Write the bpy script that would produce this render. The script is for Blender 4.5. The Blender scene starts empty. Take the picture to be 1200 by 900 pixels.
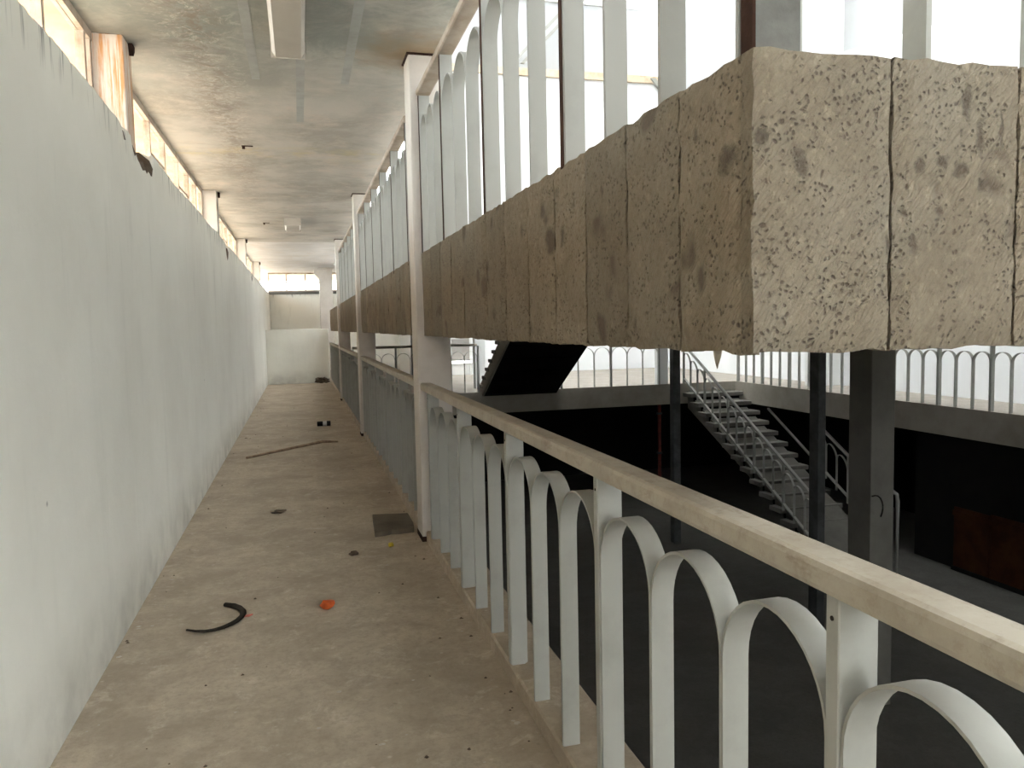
import bpy, bmesh, math, random
from mathutils import Matrix, Vector
random.seed(7)
scene = bpy.context.scene
C = scene.collection

# ------------------------------------------------------------------ camera
# The eye is the origin, X points right across the walkway, Y along it, Z up (walkway floor at -1.40).
YAW, PIT, ROL = math.radians(14.95), math.radians(4.316), math.radians(-1.237)
fwd = Vector((math.sin(YAW)*math.cos(PIT), math.cos(YAW)*math.cos(PIT), -math.sin(PIT)))
r0 = Vector((math.cos(YAW), -math.sin(YAW), 0)); u0 = r0.cross(fwd)
rt = math.cos(ROL)*r0 + math.sin(ROL)*u0; up = -math.sin(ROL)*r0 + math.cos(ROL)*u0
cam_data = bpy.data.cameras.new('camera'); cam = bpy.data.objects.new('camera', cam_data); C.objects.link(cam)
cam.matrix_world = Matrix(((rt.x, up.x, -fwd.x, 0), (rt.y, up.y, -fwd.y, 0), (rt.z, up.z, -fwd.z, 0), (0, 0, 0, 1)))
cam_data.sensor_width = 36; cam_data.lens = 924/1200*36; cam_data.clip_start = 0.05; cam_data.clip_end = 300
scene.camera = cam

# ------------------------------------------------------------------ sky, sun, exposure
world = bpy.data.worlds.new('world'); scene.world = world; world.use_nodes = True
bg = world.node_tree.nodes['Background']; bg.inputs['Color'].default_value = (0.93, 0.97, 1.0, 1); bg.inputs['Strength'].default_value = 4.5
sun_d = bpy.data.lights.new('sun', 'SUN'); sun_d.energy = 4.5; sun_d.angle = math.radians(0.6); sun_d.color = (1.0, 0.95, 0.88)
sun = bpy.data.objects.new('sun', sun_d); C.objects.link(sun)
sun.rotation_euler = Vector((0.50, 0.22, -0.84)).to_track_quat('-Z', 'Y').to_euler()
vs = scene.view_settings
vs.view_transform = 'Standard'; vs.look = 'None'; vs.exposure = 1.92; vs.gamma = 1.0; vs.use_curve_mapping = False

# ------------------------------------------------------------------ materials
def nodes(name):
    m = bpy.data.materials.new(name); m.use_nodes = True
    nt = m.node_tree; b = nt.nodes['Principled BSDF']
    return m, nt, b
def pos(nt, scale=(1, 1, 1), rot=(0, 0, 0)):
    g = nt.nodes.new('ShaderNodeNewGeometry'); mp = nt.nodes.new('ShaderNodeMapping')
    mp.inputs['Scale'].default_value = scale; mp.inputs['Rotation'].default_value = rot
    nt.links.new(g.outputs['Position'], mp.inputs['Vector']); return mp.outputs['Vector']
def noise(nt, vec, scale, detail=5, rough=0.6, dist=0.0):
    n = nt.nodes.new('ShaderNodeTexNoise'); n.inputs['Scale'].default_value = scale; n.inputs['Detail'].default_value = detail
    n.inputs['Roughness'].default_value = rough; n.inputs['Distortion'].default_value = dist
    nt.links.new(vec, n.inputs['Vector']); return n.outputs['Fac']
def ramp(nt, fac, a, b, va=0.0, vb=1.0):
    n = nt.nodes.new('ShaderNodeMapRange'); n.inputs['From Min'].default_value = a; n.inputs['From Max'].default_value = b
    n.inputs['To Min'].default_value = va; n.inputs['To Max'].default_value = vb; n.clamp = True
    nt.links.new(fac, n.inputs['Value']); return n.outputs['Result']
def math_(nt, op, a, b=None):
    n = nt.nodes.new('ShaderNodeMath'); n.operation = op
    for i, v in enumerate((a, b)):
        if v is None: continue
        if isinstance(v, (int, float)): n.inputs[i].default_value = v
        else: nt.links.new(v, n.inputs[i])
    return n.outputs[0]
def mix(nt, fac, a, b, mode='MIX'):
    n = nt.nodes.new('ShaderNodeMix'); n.data_type = 'RGBA'; n.blend_type = mode
    for key, v in ((0, fac), (6, a), (7, b)):
        if isinstance(v, (int, float)): n.inputs[key].default_value = v
        elif isinstance(v, tuple): n.inputs[key].default_value = (*v, 1) if len(v) == 3 else v
        else: nt.links.new(v, n.inputs[key])
    return n.outputs[2]
def bump(nt, b, h, strength=0.4, dist=0.01):
    n = nt.nodes.new('ShaderNodeBump'); n.inputs['Strength'].default_value = strength; n.inputs['Distance'].default_value = dist
    nt.links.new(h, n.inputs['Height']); nt.links.new(n.outputs['Normal'], b.inputs['Normal'])
def sepxyz(nt):
    g = nt.nodes.new('ShaderNodeNewGeometry'); s = nt.nodes.new('ShaderNodeSeparateXYZ'); nt.links.new(g.outputs['Position'], s.inputs[0])
    return s.outputs
def rnd(nt):
    return nt.nodes.new('ShaderNodeObjectInfo').outputs['Random']

def simple(name, col, dark=None, scale=3.0, lo=0.45, hi=0.7, rough=0.7, bmp=0.15, metallic=0.0):
    """paint or bare material with blotchy wear of its own colour"""
    m, nt, b = nodes(name); dark = dark or tuple(c*0.75 for c in col)
    v = pos(nt); n1 = noise(nt, v, scale, 6, 0.65)
    c = mix(nt, ramp(nt, n1, lo, hi), col, dark)
    nt.links.new(c, b.inputs['Base Color']); b.inputs['Roughness'].default_value = rough; b.inputs['Metallic'].default_value = metallic
    b.inputs['Specular IOR Level'].default_value = 0.05 if max(col) < 0.06 else 0.3
    bump(nt, b, noise(nt, v, scale*12, 4), bmp, 0.004)
    return m

M = {}
def mat_wall():
    m, nt, b = nodes('limewashed_wall'); v = pos(nt)
    base = mix(nt, ramp(nt, noise(nt, v, 0.9, 5, 0.6), 0.4, 0.65), (0.88, 0.865, 0.785), (0.81, 0.79, 0.71))
    streak = noise(nt, pos(nt, (2.2, 2.2, 0.3)), 2.2, 6, 0.7)
    xyz = sepxyz(nt)
    top = ramp(nt, xyz[2], 0.0, 1.1)
    s = math_(nt, 'MULTIPLY', ramp(nt, streak, 0.55, 0.72), math_(nt, 'ADD', math_(nt, 'MULTIPLY', top, 0.35), 0.10))
    base = mix(nt, s, base, (0.42, 0.41, 0.36))
    # black mould drips hanging from the wall's top edge
    dr = noise(nt, pos(nt, (9, 9, 0.7)), 2.0, 4, 0.6)
    lim = ramp(nt, xyz[2], 0.93, 1.09)
    d = math_(nt, 'MULTIPLY', ramp(nt, dr, 0.56, 0.66), lim)
    base = mix(nt, d, base, (0.07, 0.06, 0.045))
    # grey scuffing just above the floor
    low = ramp(nt, xyz[2], -1.4, -1.05, 1.0, 0.0)
    base = mix(nt, math_(nt, 'MULTIPLY', low, ramp(nt, noise(nt, v, 3.5, 5), 0.4, 0.7, 0.15, 0.75)), base, (0.38, 0.36, 0.31))
    sp = nt.nodes.new('ShaderNodeTexVoronoi'); sp.inputs['Scale'].default_value = 1.7; nt.links.new(v, sp.inputs['Vector'])
    base = mix(nt, ramp(nt, sp.outputs['Distance'], 0.008, 0.022, 0.6, 0.0), base, (0.12, 0.10, 0.08))
    nt.links.new(base, b.inputs['Base Color']); b.inputs['Roughness'].default_value = 0.75
    bump(nt, b, noise(nt, v, 14, 6), 0.25, 0.01)
    return m
def mat_floor(name, c1, c2, pale, amount=1.0):
    m, nt, b = nodes(name); v = pos(nt)
    base = mix(nt, ramp(nt, noise(nt, v, 2.4, 9, 0.72, 0.3), 0.40, 0.60), c1, c2)
    base = mix(nt, ramp(nt, noise(nt, v, 6.5, 9, 0.75, 0.6), 0.54, 0.66, 0, 0.6*amount), base, pale)
    base = mix(nt, ramp(nt, noise(nt, v, 34, 6, 0.8), 0.47, 0.66, 0, 0.6), base, tuple(c*0.62 for c in c1))
    sp = nt.nodes.new('ShaderNodeTexVoronoi'); sp.inputs['Scale'].default_value = 11; nt.links.new(v, sp.inputs['Vector'])
    on = math_(nt, 'MULTIPLY', ramp(nt, sp.outputs['Distance'], 0.05, 0.13, 1, 0), ramp(nt, noise(nt, v, 6, 2), 0.57, 0.6))
    base = mix(nt, math_(nt, 'MULTIPLY', on, 0.45*amount), base, tuple(c*0.4 for c in c1))
    sp2 = nt.nodes.new('ShaderNodeTexVoronoi'); sp2.inputs['Scale'].default_value = 17; nt.links.new(v, sp2.inputs['Vector'])
    on2 = math_(nt, 'MULTIPLY', ramp(nt, sp2.outputs['Distance'], 0.06, 0.18, 1, 0), ramp(nt, noise(nt, pos(nt, (1.3, 1, 1)), 5, 2), 0.58, 0.61))
    base = mix(nt, math_(nt, 'MULTIPLY', on2, 0.6*amount), base, pale)
    nt.links.new(base, b.inputs['Base Color']); b.inputs['Roughness'].default_value = 0.9; b.inputs['Specular IOR Level'].default_value = 0.2
    bump(nt, b, noise(nt, v, 30, 6, 0.7), 0.35, 0.006)
    return m
def mat_ceiling(name, c1, c2, peel=True):
    m, nt, b = nodes(name); v = pos(nt); xyz = sepxyz(nt)
    n = noise(nt, v, 1.3, 7, 0.65, 0.3)
    base = mix(nt, ramp(nt, n, 0.42, 0.60), c1, c2)
    base = mix(nt, ramp(nt, noise(nt, v, 3.3, 7, 0.75), 0.50, 0.66, 0, 0.7), base, (0.53, 0.455, 0.385))
    hgt = noise(nt, v, 9, 6, 0.7)
    if peel:
        # flaking damp paint, greenest over the near bay
        near = ramp(nt, xyz[1], 5.0, 6.6, 1, 0)
        base = mix(nt, math_(nt, 'MULTIPLY', near, ramp(nt, noise(nt, v, 2.2, 7, 0.7, 0.8), 0.36, 0.58, 0.25, 0.95)), base, (0.25, 0.265, 0.235))
        # cracked flaking band running along the wall side
        w = math_(nt, 'ADD', xyz[0], math_(nt, 'MULTIPLY', math_(nt, 'SUBTRACT', noise(nt, v, 1.4, 4), 0.5), 0.5))
        d = math_(nt, 'ABSOLUTE', math_(nt, 'ADD', w, 0.53))
        band = math_(nt, 'MULTIPLY', ramp(nt, d, 0.02, 0.24, 1, 0), ramp(nt, noise(nt, v, 13, 7, 0.8, 1.0), 0.44, 0.56))
        flake = math_(nt, 'MULTIPLY', ramp(nt, d, 0.05, 0.35, 1, 0), ramp(nt, noise(nt, v, 8, 6, 0.8, 1.5), 0.52, 0.60))
        base = mix(nt, math_(nt, 'MULTIPLY', flake, ramp(nt, xyz[1], 4.5, 12, 0.8, 0.1)), base, (0.62, 0.57, 0.51))
        fade = ramp(nt, xyz[1], 4.5, 15, 1, 0.15)
        band = math_(nt, 'MULTIPLY', band, fade)
        base = mix(nt, math_(nt, 'MULTIPLY', band, 0.75), base, (0.23, 0.18, 0.14))
        # rust brown stain round the column head
        dx = math_(nt, 'ADD', xyz[0], -0.78); dy = math_(nt, 'ADD', xyz[1], -5.05)
        rr = math_(nt, 'SQRT', math_(nt, 'ADD', math_(nt, 'MULTIPLY', dx, dx), math_(nt, 'MULTIPLY', dy, dy)))
        rr = math_(nt, 'ADD', rr, math_(nt, 'MULTIPLY', math_(nt, 'SUBTRACT', noise(nt, v, 6, 5), 0.5), 0.5))
        base = mix(nt, ramp(nt, rr, 0.0, 0.45, 0.85, 0), base, (0.30, 0.19, 0.09))
        # faint tide line across the corridor
        t = math_(nt, 'ABSOLUTE', math_(nt, 'ADD', math_(nt, 'ADD', xyz[1], -8.1), math_(nt, 'MULTIPLY', math_(nt, 'SUBTRACT', noise(nt, v, 2.5, 4), 0.5), 1.0)))
        base = mix(nt, math_(nt, 'MULTIPLY', ramp(nt, t, 0.03, 0.32, 1, 0), ramp(nt, noise(nt, v, 3, 4), 0.45, 0.6, 0, 0.6)), base, (0.50, 0.42, 0.22))
    nt.links.new(base, b.inputs['Base Color']); b.inputs['Roughness'].default_value = 0.85
    bump(nt, b, hgt, 0.35, 0.012)
    return m
STONE_HOLLOWS = [(0.76, 1.308, 0.291, 0.03, 0.03), (0.76, 1.42, 0.361, 0.012, 0.02), (0.76, 2.234, 0.256, 0.022, 0.035), (0.76, 3.103, 0.04, 0.03, 0.03), (0.76, 2.917, 0.131, 0.018, 0.025),
    (0.76, 2.132, 0.335, 0.018, 0.02), (0.76, 1.917, 0.333, 0.012, 0.02), (0.76, 1.712, -0.006, 0.012, 0.02), (0.782, 1.22, 0.314, 0.016, 0.018), (0.855, 1.22, 0.268, 0.016, 0.028),
    (1.105, 1.22, 0.273, 0.014, 0.016), (1.154, 1.22, 0.281, 0.015, 0.014), (1.198, 1.22, 0.268, 0.018, 0.012), (1.246, 1.22, 0.241, 0.012, 0.018), (1.073, 1.22, 0.19, 0.009, 0.011),
    (1.145, 1.22, 0.191, 0.009, 0.011), (1.091, 1.22, 0.128, 0.012, 0.02), (1.045, 1.22, 0.136, 0.01, 0.02), (1.211, 1.22, 0.391, 0.014, 0.03), (1.24, 1.22, 0.326, 0.01, 0.035), (1.287, 1.22, 0.34, 0.004, 0.05)]
def mat_stone():
    m, nt, b = nodes('porous_tuff'); v = pos(nt); r = rnd(nt)
    base = mix(nt, ramp(nt, noise(nt, v, 5, 7, 0.7), 0.35, 0.68), (0.35, 0.305, 0.24), (0.255, 0.215, 0.165))
    base = mix(nt, ramp(nt, noise(nt, v, 2.0, 4, 0.6), 0.45, 0.62, 0, 0.7), base, (0.36, 0.335, 0.285))
    base = mix(nt, ramp(nt, noise(nt, v, 55, 4, 0.7), 0.5, 0.7, 0, 0.55), base, (0.18, 0.145, 0.10))
    base = mix(nt, ramp(nt, noise(nt, pos(nt, (1.2, 1, 1)), 38, 4, 0.7), 0.56, 0.72, 0, 0.6), base, (0.50, 0.45, 0.36))
    hue = mix(nt, r, (0.56, 0.54, 0.485), (0.76, 0.72, 0.635))
    base = mix(nt, 1.0, base, hue, 'MULTIPLY')
    pv = nt.nodes.new('ShaderNodeTexVoronoi'); pv.inputs['Scale'].default_value = 85; pv.inputs['Randomness'].default_value = 1.0
    warp = nt.nodes.new('ShaderNodeVectorMath'); warp.operation = 'MULTIPLY_ADD'
    nz = nt.nodes.new('ShaderNodeTexNoise'); nz.inputs['Scale'].default_value = 22; nt.links.new(v, nz.inputs['Vector'])
    nt.links.new(nz.outputs['Color'], warp.inputs[0]); warp.inputs[1].default_value = (0.03, 0.03, 0.03); nt.links.new(v, warp.inputs[2])
    nt.links.new(warp.outputs[0], pv.inputs['Vector'])
    sel = ramp(nt, noise(nt, v, 16, 4), 0.46, 0.54)
    pit = math_(nt, 'MULTIPLY', ramp(nt, pv.outputs['Distance'], 0.18, 0.36, 1, 0), sel)
    pv2 = nt.nodes.new('ShaderNodeTexVoronoi'); pv2.inputs['Scale'].default_value = 6.5; nt.links.new(warp.outputs[0], pv2.inputs['Vector'])
    big = math_(nt, 'MULTIPLY', ramp(nt, pv2.outputs['Distance'], 0.20, 0.33, 1, 0), ramp(nt, noise(nt, v, 4.1, 2), 0.51, 0.56))
    pits = math_(nt, 'MAXIMUM', pit, big)
    rag = math_(nt, 'MULTIPLY', math_(nt, 'SUBTRACT', noise(nt, v, 60, 5, 0.75), 0.45), 2.2)
    # the few big hollows of this stonework: centre, half width, half height
    for (px, py, pz, pr, ph) in STONE_HOLLOWS:
        sc = nt.nodes.new('ShaderNodeVectorMath'); sc.operation = 'SUBTRACT'; nt.links.new(warp.outputs[0], sc.inputs[0]); sc.inputs[1].default_value = (px+0.015, py+0.015, pz+0.015)
        ml = nt.nodes.new('ShaderNodeVectorMath'); ml.operation = 'MULTIPLY'; nt.links.new(sc.outputs[0], ml.inputs[0]); ml.inputs[1].default_value = (1/pr, 1/pr, 1/ph)
        ln = nt.nodes.new('ShaderNodeVectorMath'); ln.operation = 'LENGTH'; nt.links.new(ml.outputs[0], ln.inputs[0])
        pits = math_(nt, 'MAXIMUM', pits, ramp(nt, math_(nt, 'ADD', ln.outputs['Value'], rag), 0.45, 1.1, 1, 0))
    base = mix(nt, math_(nt, 'MULTIPLY', pits, 0.8), base, (0.085, 0.065, 0.045))
    wv = nt.nodes.new('ShaderNodeTexWave'); wv.wave_type = 'BANDS'; wv.bands_direction = 'X'; wv.inputs['Scale'].default_value = 26
    wv.inputs['Distortion'].default_value = 9; wv.inputs['Detail'].default_value = 3; wv.inputs['Detail Scale'].default_value = 2.5
    g = nt.nodes.new('ShaderNodeNewGeometry'); s = nt.nodes.new('ShaderNodeSeparateXYZ'); nt.links.new(g.outputs['Position'], s.inputs[0])
    cmb = nt.nodes.new('ShaderNodeCombineXYZ')
    nt.links.new(math_(nt, 'ADD', math_(nt, 'SUBTRACT', s.outputs[0], s.outputs[1]), math_(nt, 'MULTIPLY', s.outputs[2], -0.75)), cmb.inputs[0])
    nt.links.new(math_(nt, 'MULTIPLY', s.outputs[2], 0.6), cmb.inputs[1]); nt.links.new(cmb.outputs[0], wv.inputs['Vector'])
    base = mix(nt, math_(nt, 'MULTIPLY', math_(nt, 'MULTIPLY', ramp(nt, wv.outputs['Fac'], 0.1, 0.5, 1, 0), 0.5), ramp(nt, noise(nt, v, 7, 3), 0.42, 0.6)), base, (0.16, 0.125, 0.085))
    h = math_(nt, 'SUBTRACT', math_(nt, 'ADD', math_(nt, 'MULTIPLY', wv.outputs['Fac'], 0.26), noise(nt, v, 40, 6, 0.7)), math_(nt, 'MULTIPLY', pits, 1.6))
    nt.links.new(base, b.inputs['Base Color']); b.inputs['Roughness'].default_value = 0.95
    bump(nt, b, h, 0.8, 0.008)
    return m
def mat_rustpaint():
    m, nt, b = nodes('white_paint_with_rust_runs'); v = pos(nt)
    xyz = sepxyz(nt)
    base = mix(nt, ramp(nt, noise(nt, v, 3, 5), 0.4, 0.7), (0.80, 0.72, 0.64), (0.66, 0.55, 0.46))
    s = noise(nt, pos(nt, (24, 24, 1.1)), 1.5, 6, 0.7)
    base = mix(nt, ramp(nt, s, 0.48, 0.60, 0, 0.9), base, (0.60, 0.27, 0.08))
    nt.links.new(base, b.inputs['Base Color']); b.inputs['Roughness'].default_value = 0.8
    bump(nt, b, s, 0.3, 0.006); return m
def mat_handrail():
    m, nt, b = nodes('dirty_cream_handrail'); v = pos(nt)
    base = mix(nt, ramp(nt, noise(nt, v, 5, 6, 0.7), 0.4, 0.65), (0.40, 0.365, 0.295), (0.315, 0.275, 0.215))
    base = mix(nt, ramp(nt, noise(nt, v, 22, 6, 0.75), 0.52, 0.70, 0, 0.7), base, (0.25, 0.205, 0.15))
    base = mix(nt, ramp(nt, noise(nt, pos(nt, (3, 1, 3)), 7, 6, 0.7), 0.60, 0.75, 0, 0.8), base, (0.20, 0.15, 0.10))
    nt.links.new(base, b.inputs['Base Color']); b.inputs['Roughness'].default_value = 0.6
    bump(nt, b, noise(nt, v, 60, 5), 0.2, 0.003); return m
def mat_glass():
    m = bpy.data.materials.new('window_glass'); m.use_nodes = True; nt = m.node_tree; nt.nodes.clear()
    o = nt.nodes.new('ShaderNodeOutputMaterial'); t = nt.nodes.new('ShaderNodeBsdfTransparent'); g = nt.nodes.new('ShaderNodeBsdfGlossy')
    t.inputs['Color'].default_value = (0.93, 0.95, 0.94, 1); g.inputs['Roughness'].default_value = 0.05
    mx = nt.nodes.new('ShaderNodeMixShader'); mx.inputs[0].default_value = 0.06
    nt.links.new(t.outputs[0], mx.inputs[1]); nt.links.new(g.outputs[0], mx.inputs[2]); nt.links.new(mx.outputs[0], o.inputs['Surface'])
    return m
def mat_translucent():
    m = bpy.data.materials.new('milky_roof_sheet'); m.use_nodes = True; nt = m.node_tree; nt.nodes.clear()
    o = nt.nodes.new('ShaderNodeOutputMaterial'); t = nt.nodes.new('ShaderNodeBsdfTranslucent'); d = nt.nodes.new('ShaderNodeBsdfDiffuse')
    t.inputs['Color'].default_value = (0.70, 0.71, 0.71, 1); d.inputs['Color'].default_value = (0.8, 0.8, 0.8, 1)
    mx = nt.nodes.new('ShaderNodeMixShader'); mx.inputs[0].default_value = 0.35
    nt.links.new(t.outputs[0], mx.inputs[1]); nt.links.new(d.outputs[0], mx.inputs[2]); nt.links.new(mx.outputs[0], o.inputs['Surface'])
    return m
def mat_emit(name, col, st):
    m = bpy.data.materials.new(name); m.use_nodes = True; nt = m.node_tree; b = nt.nodes['Principled BSDF']
    b.inputs['Base Color'].default_value = (*col, 1); b.inputs['Emission Color'].default_value = (*col, 1); b.inputs['Emission Strength'].default_value = st
    return m
M['wall'] = mat_wall()
M['floor'] = mat_floor('dusty_concrete_floor', (0.49, 0.41, 0.315), (0.37, 0.305, 0.23), (0.60, 0.52, 0.42))
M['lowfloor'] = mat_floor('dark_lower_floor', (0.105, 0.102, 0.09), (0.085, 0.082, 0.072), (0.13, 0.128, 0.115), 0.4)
M['galfloor'] = mat_floor('gallery_floor', (0.36, 0.32, 0.28), (0.30, 0.27, 0.23), (0.48, 0.44, 0.40), 0.5)
M['ceiling'] = mat_ceiling('damp_ceiling_paint', (0.47, 0.44, 0.395), (0.335, 0.31, 0.27))
M['ceiling2'] = mat_ceiling('paler_ceiling_paint', (0.60, 0.575, 0.56), (0.52, 0.495, 0.475), False)
M['stone'] = mat_stone()
M['white'] = simple('white_hall_paint', (0.70, 0.70, 0.685), (0.66, 0.66, 0.64), 0.8, 0.45, 0.75, 0.8, 0.05)
M['white2'] = simple('dimmed_hall_white', (0.44, 0.445, 0.447), (0.42, 0.423, 0.423), 0.8, 0.45, 0.75, 0.8, 0.05)  # hall white greyed in colour so the upper right wall looks less lit
M['beam'] = simple('pale_beam_concrete', (0.34, 0.31, 0.26), (0.25, 0.225, 0.185), 1.6, 0.4, 0.7, 0.9, 0.3)
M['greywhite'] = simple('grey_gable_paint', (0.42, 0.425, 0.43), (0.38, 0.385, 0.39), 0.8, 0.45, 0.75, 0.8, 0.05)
M['white3'] = simple('brightened_hall_white', (0.78, 0.785, 0.785), (0.74, 0.745, 0.74), 0.8, 0.45, 0.75, 0.8, 0.05)  # hall white lightened in colour for the walls that look brightly lit
M['concrete'] = simple('grey_concrete', (0.15, 0.142, 0.122), (0.105, 0.10, 0.085), 2.2, 0.4, 0.7, 0.9, 0.3)
M['shadeconcrete'] = simple('shade_black_concrete', (0.012, 0.0115, 0.011), (0.008, 0.008, 0.0075), 1.5, 0.4, 0.7, 0.95, 0.3)  # near-black colour stands in for shade in the lower hall and under stairs
M['railpaint'] = simple('pale_grey_rail_paint', (0.33, 0.328, 0.295), (0.27, 0.268, 0.237), 4, 0.5, 0.75, 0.5, 0.08)
M['upperpaint'] = simple('white_upper_rail_paint', (0.30, 0.295, 0.27), (0.26, 0.255, 0.233), 4, 0.5, 0.75, 0.5, 0.08)
M['post'] = simple('cream_column_paint', (0.55, 0.505, 0.455), (0.47, 0.42, 0.37), 3, 0.45, 0.7, 0.6, 0.1)
M['darkrust'] = simple('dark_rust', (0.055, 0.030, 0.021), (0.035, 0.02, 0.016), 9, 0.4, 0.65, 0.85, 0.4)
M['steel'] = simple('dark_painted_steel', (0.075, 0.08, 0.078), (0.045, 0.045, 0.045), 5, 0.4, 0.6, 0.5, 0.1)
M['rustpaint'] = mat_rustpaint()
M['handrail'] = mat_handrail()
M['uprail'] = simple('brown_top_rail', (0.36, 0.30, 0.24), (0.26, 0.20, 0.15), 6, 0.4, 0.65, 0.7, 0.2)
M['glass'] = mat_glass(); M['roof'] = mat_translucent()
M['eave'] = simple('cream_eave_paint', (0.58, 0.40, 0.28), (0.50, 0.31, 0.19), 2.5, 0.45, 0.7, 0.8, 0.1)
M['ground'] = simple('sunlit_yard', (0.40, 0.33, 0.26), (0.34, 0.28, 0.22), 0.5, 0.4, 0.7, 0.95, 0.1)
M['frame'] = simple('window_frame_paint', (0.50, 0.43, 0.36), (0.36, 0.27, 0.20), 6, 0.45, 0.65, 0.6, 0.1)
M['wood'] = simple('pale_timber', (0.62, 0.50, 0.36), (0.50, 0.38, 0.26), 3, 0.45, 0.65, 0.7, 0.1)
M['plastic'] = simple('yellowed_diffuser', (0.46, 0.42, 0.36), (0.40, 0.355, 0.30), 3, 0.45, 0.7, 0.45, 0.03)
M['palefloor'] = simple('pale_bounce_floor', (0.66, 0.63, 0.58), (0.58, 0.54, 0.49), 3, 0.4, 0.7, 0.6, 0.05)  # unseen floor top made pale to bounce light onto the corridor ceiling
M['tread'] = simple('worn_tread', (0.16, 0.15, 0.13), (0.10, 0.095, 0.085), 3, 0.4, 0.7, 0.8, 0.2)
M['black'] = simple('black_rubber', (0.035, 0.028, 0.022), (0.02, 0.018, 0.015), 20, 0.4, 0.6, 0.8, 0.3)
M['can'] = simple('black_can_paint', (0.02, 0.02, 0.02), (0.03, 0.03, 0.03), 20, 0.4, 0.6, 0.35, 0.0)
M['tin'] = simple('bare_tin', (0.6, 0.6, 0.58), (0.5, 0.5, 0.48), 20, 0.4, 0.6, 0.35, 0.0, 0.6)
M['stick'] = simple('dry_stick', (0.33, 0.24, 0.16), (0.22, 0.15, 0.10), 15, 0.4, 0.6, 0.9, 0.3)
M['tile'] = simple('broken_concrete_tile', (0.15, 0.125, 0.09), (0.11, 0.092, 0.066), 8, 0.4, 0.65, 0.9, 0.4)
M['orange'] = simple('orange_plastic', (0.65, 0.13, 0.03), (0.5, 0.09, 0.02), 25, 0.4, 0.6, 0.6, 0.2)
M['yellow'] = simple('yellow_plastic', (0.62, 0.50, 0.05), (0.5, 0.38, 0.03), 30, 0.4, 0.6, 0.5, 0.1)
M['pink'] = simple('red_wrapper', (0.52, 0.16, 0.12), (0.45, 0.12, 0.09), 30, 0.4, 0.6, 0.6, 0.1)
M['crumb'] = simple('brown_crumb', (0.13, 0.095, 0.065), (0.09, 0.065, 0.045), 30, 0.4, 0.6, 0.95, 0.3)
M['flake'] = simple('plaster_flake', (0.55, 0.50, 0.43), (0.45, 0.40, 0.34), 30, 0.4, 0.6, 0.95, 0.3)
M['brick'] = simple('dull_orange_panel', (0.05, 0.019, 0.008), (0.03, 0.011, 0.006), 3, 0.4, 0.6, 0.9, 0.2)
M['redpipe'] = simple('red_pipe_paint', (0.25, 0.05, 0.035), (0.15, 0.03, 0.02), 8, 0.4, 0.6, 0.6, 0.1)
M['cloth'] = simple('beige_cloth', (0.62, 0.55, 0.44), (0.52, 0.45, 0.35), 6, 0.4, 0.6, 0.95, 0.2)
M['tube'] = mat_emit('lit_tube', (1.0, 0.96, 0.86), 1.5)
M['hatch'] = simple('grey_hatch_board', (0.34, 0.32, 0.30), (0.28, 0.26, 0.24), 2, 0.4, 0.6, 0.8, 0.1)

# ------------------------------------------------------------------ mesh helpers
def box(bm, x0, x1, y0, y1, z0, z1, bev=0.0, seg=1):
    r = bmesh.ops.create_cube(bm, size=1.0)
    for v in r['verts']:
        v.co = Vector(((x0+x1)/2+v.co.x*(x1-x0), (y0+y1)/2+v.co.y*(y1-y0), (z0+z1)/2+v.co.z*(z1-z0)))
    if bev > 0:
        es = list({e for v in r['verts'] for e in v.link_edges})
        bmesh.ops.bevel(bm, geom=es, offset=bev, segments=seg, affect='EDGES', profile=0.5)
def prism(bm, poly, axis, a, b):
    """extrude a 2D polygon along axis 0/1/2 from a to b"""
    def P(u, v, w):
        return {0: (w, u, v), 1: (u, w, v), 2: (u, v, w)}[axis]
    A = [bm.verts.new(P(u, v, a)) for u, v in poly]; B = [bm.verts.new(P(u, v, b)) for u, v in poly]
    n = len(poly)
    bm.faces.new(A); bm.faces.new(B[::-1])
    for i in range(n): bm.faces.new((A[i], B[i], B[(i+1) % n], A[(i+1) % n]))
    bmesh.ops.recalc_face_normals(bm, faces=bm.faces)
def tube(bm, pts, radii, n=8, flat=1.0):
    rings = []
    for i, p in enumerate(pts):
        p = Vector(p); a = Vector(pts[max(i-1, 0)]); b = Vector(pts[min(i+1, len(pts)-1)]); t = (b-a).normalized()
        s = t.cross(Vector((0, 0, 1))); s = s.normalized() if s.length > 1e-4 else Vector((1, 0, 0)); w = s.cross(t)
        r = radii[i] if isinstance(radii, (list, tuple)) else radii
        rings.append([bm.verts.new(p + s*math.cos(2*math.pi*k/n)*r + w*math.sin(2*math.pi*k/n)*r*flat) for k in range(n)])
    for A, B in zip(rings, rings[1:]):
        for k in range(n): bm.faces.new((A[k], A[(k+1) % n], B[(k+1) % n], B[k]))
    bm.faces.new(rings[0][::-1]); bm.faces.new(rings[-1])
    bmesh.ops.recalc_face_normals(bm, faces=bm.faces)
def mesh(name, bm, mats, smooth=False):
    me = bpy.data.meshes.new(name); bm.to_mesh(me); bm.free()
    for m in (mats if isinstance(mats, (list, tuple)) else [mats]): me.materials.append(M[m])
    if smooth: me.polygons.foreach_set('use_smooth', [True]*len(me.polygons))
    return me
def link(name, me, parent=None, loc=(0, 0, 0), rot=(0, 0, 0), scale=(1, 1, 1)):
    o = bpy.data.objects.new(name, me); C.objects.link(o); o.location = loc; o.rotation_euler = rot; o.scale = scale
    if parent is not None: o.parent = parent
    return o
def obj(name, bm, mats, parent=None, loc=(0, 0, 0), rot=(0, 0, 0), smooth=False):
    return link(name, mesh(name, bm, mats, smooth), parent, loc, rot)
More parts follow.
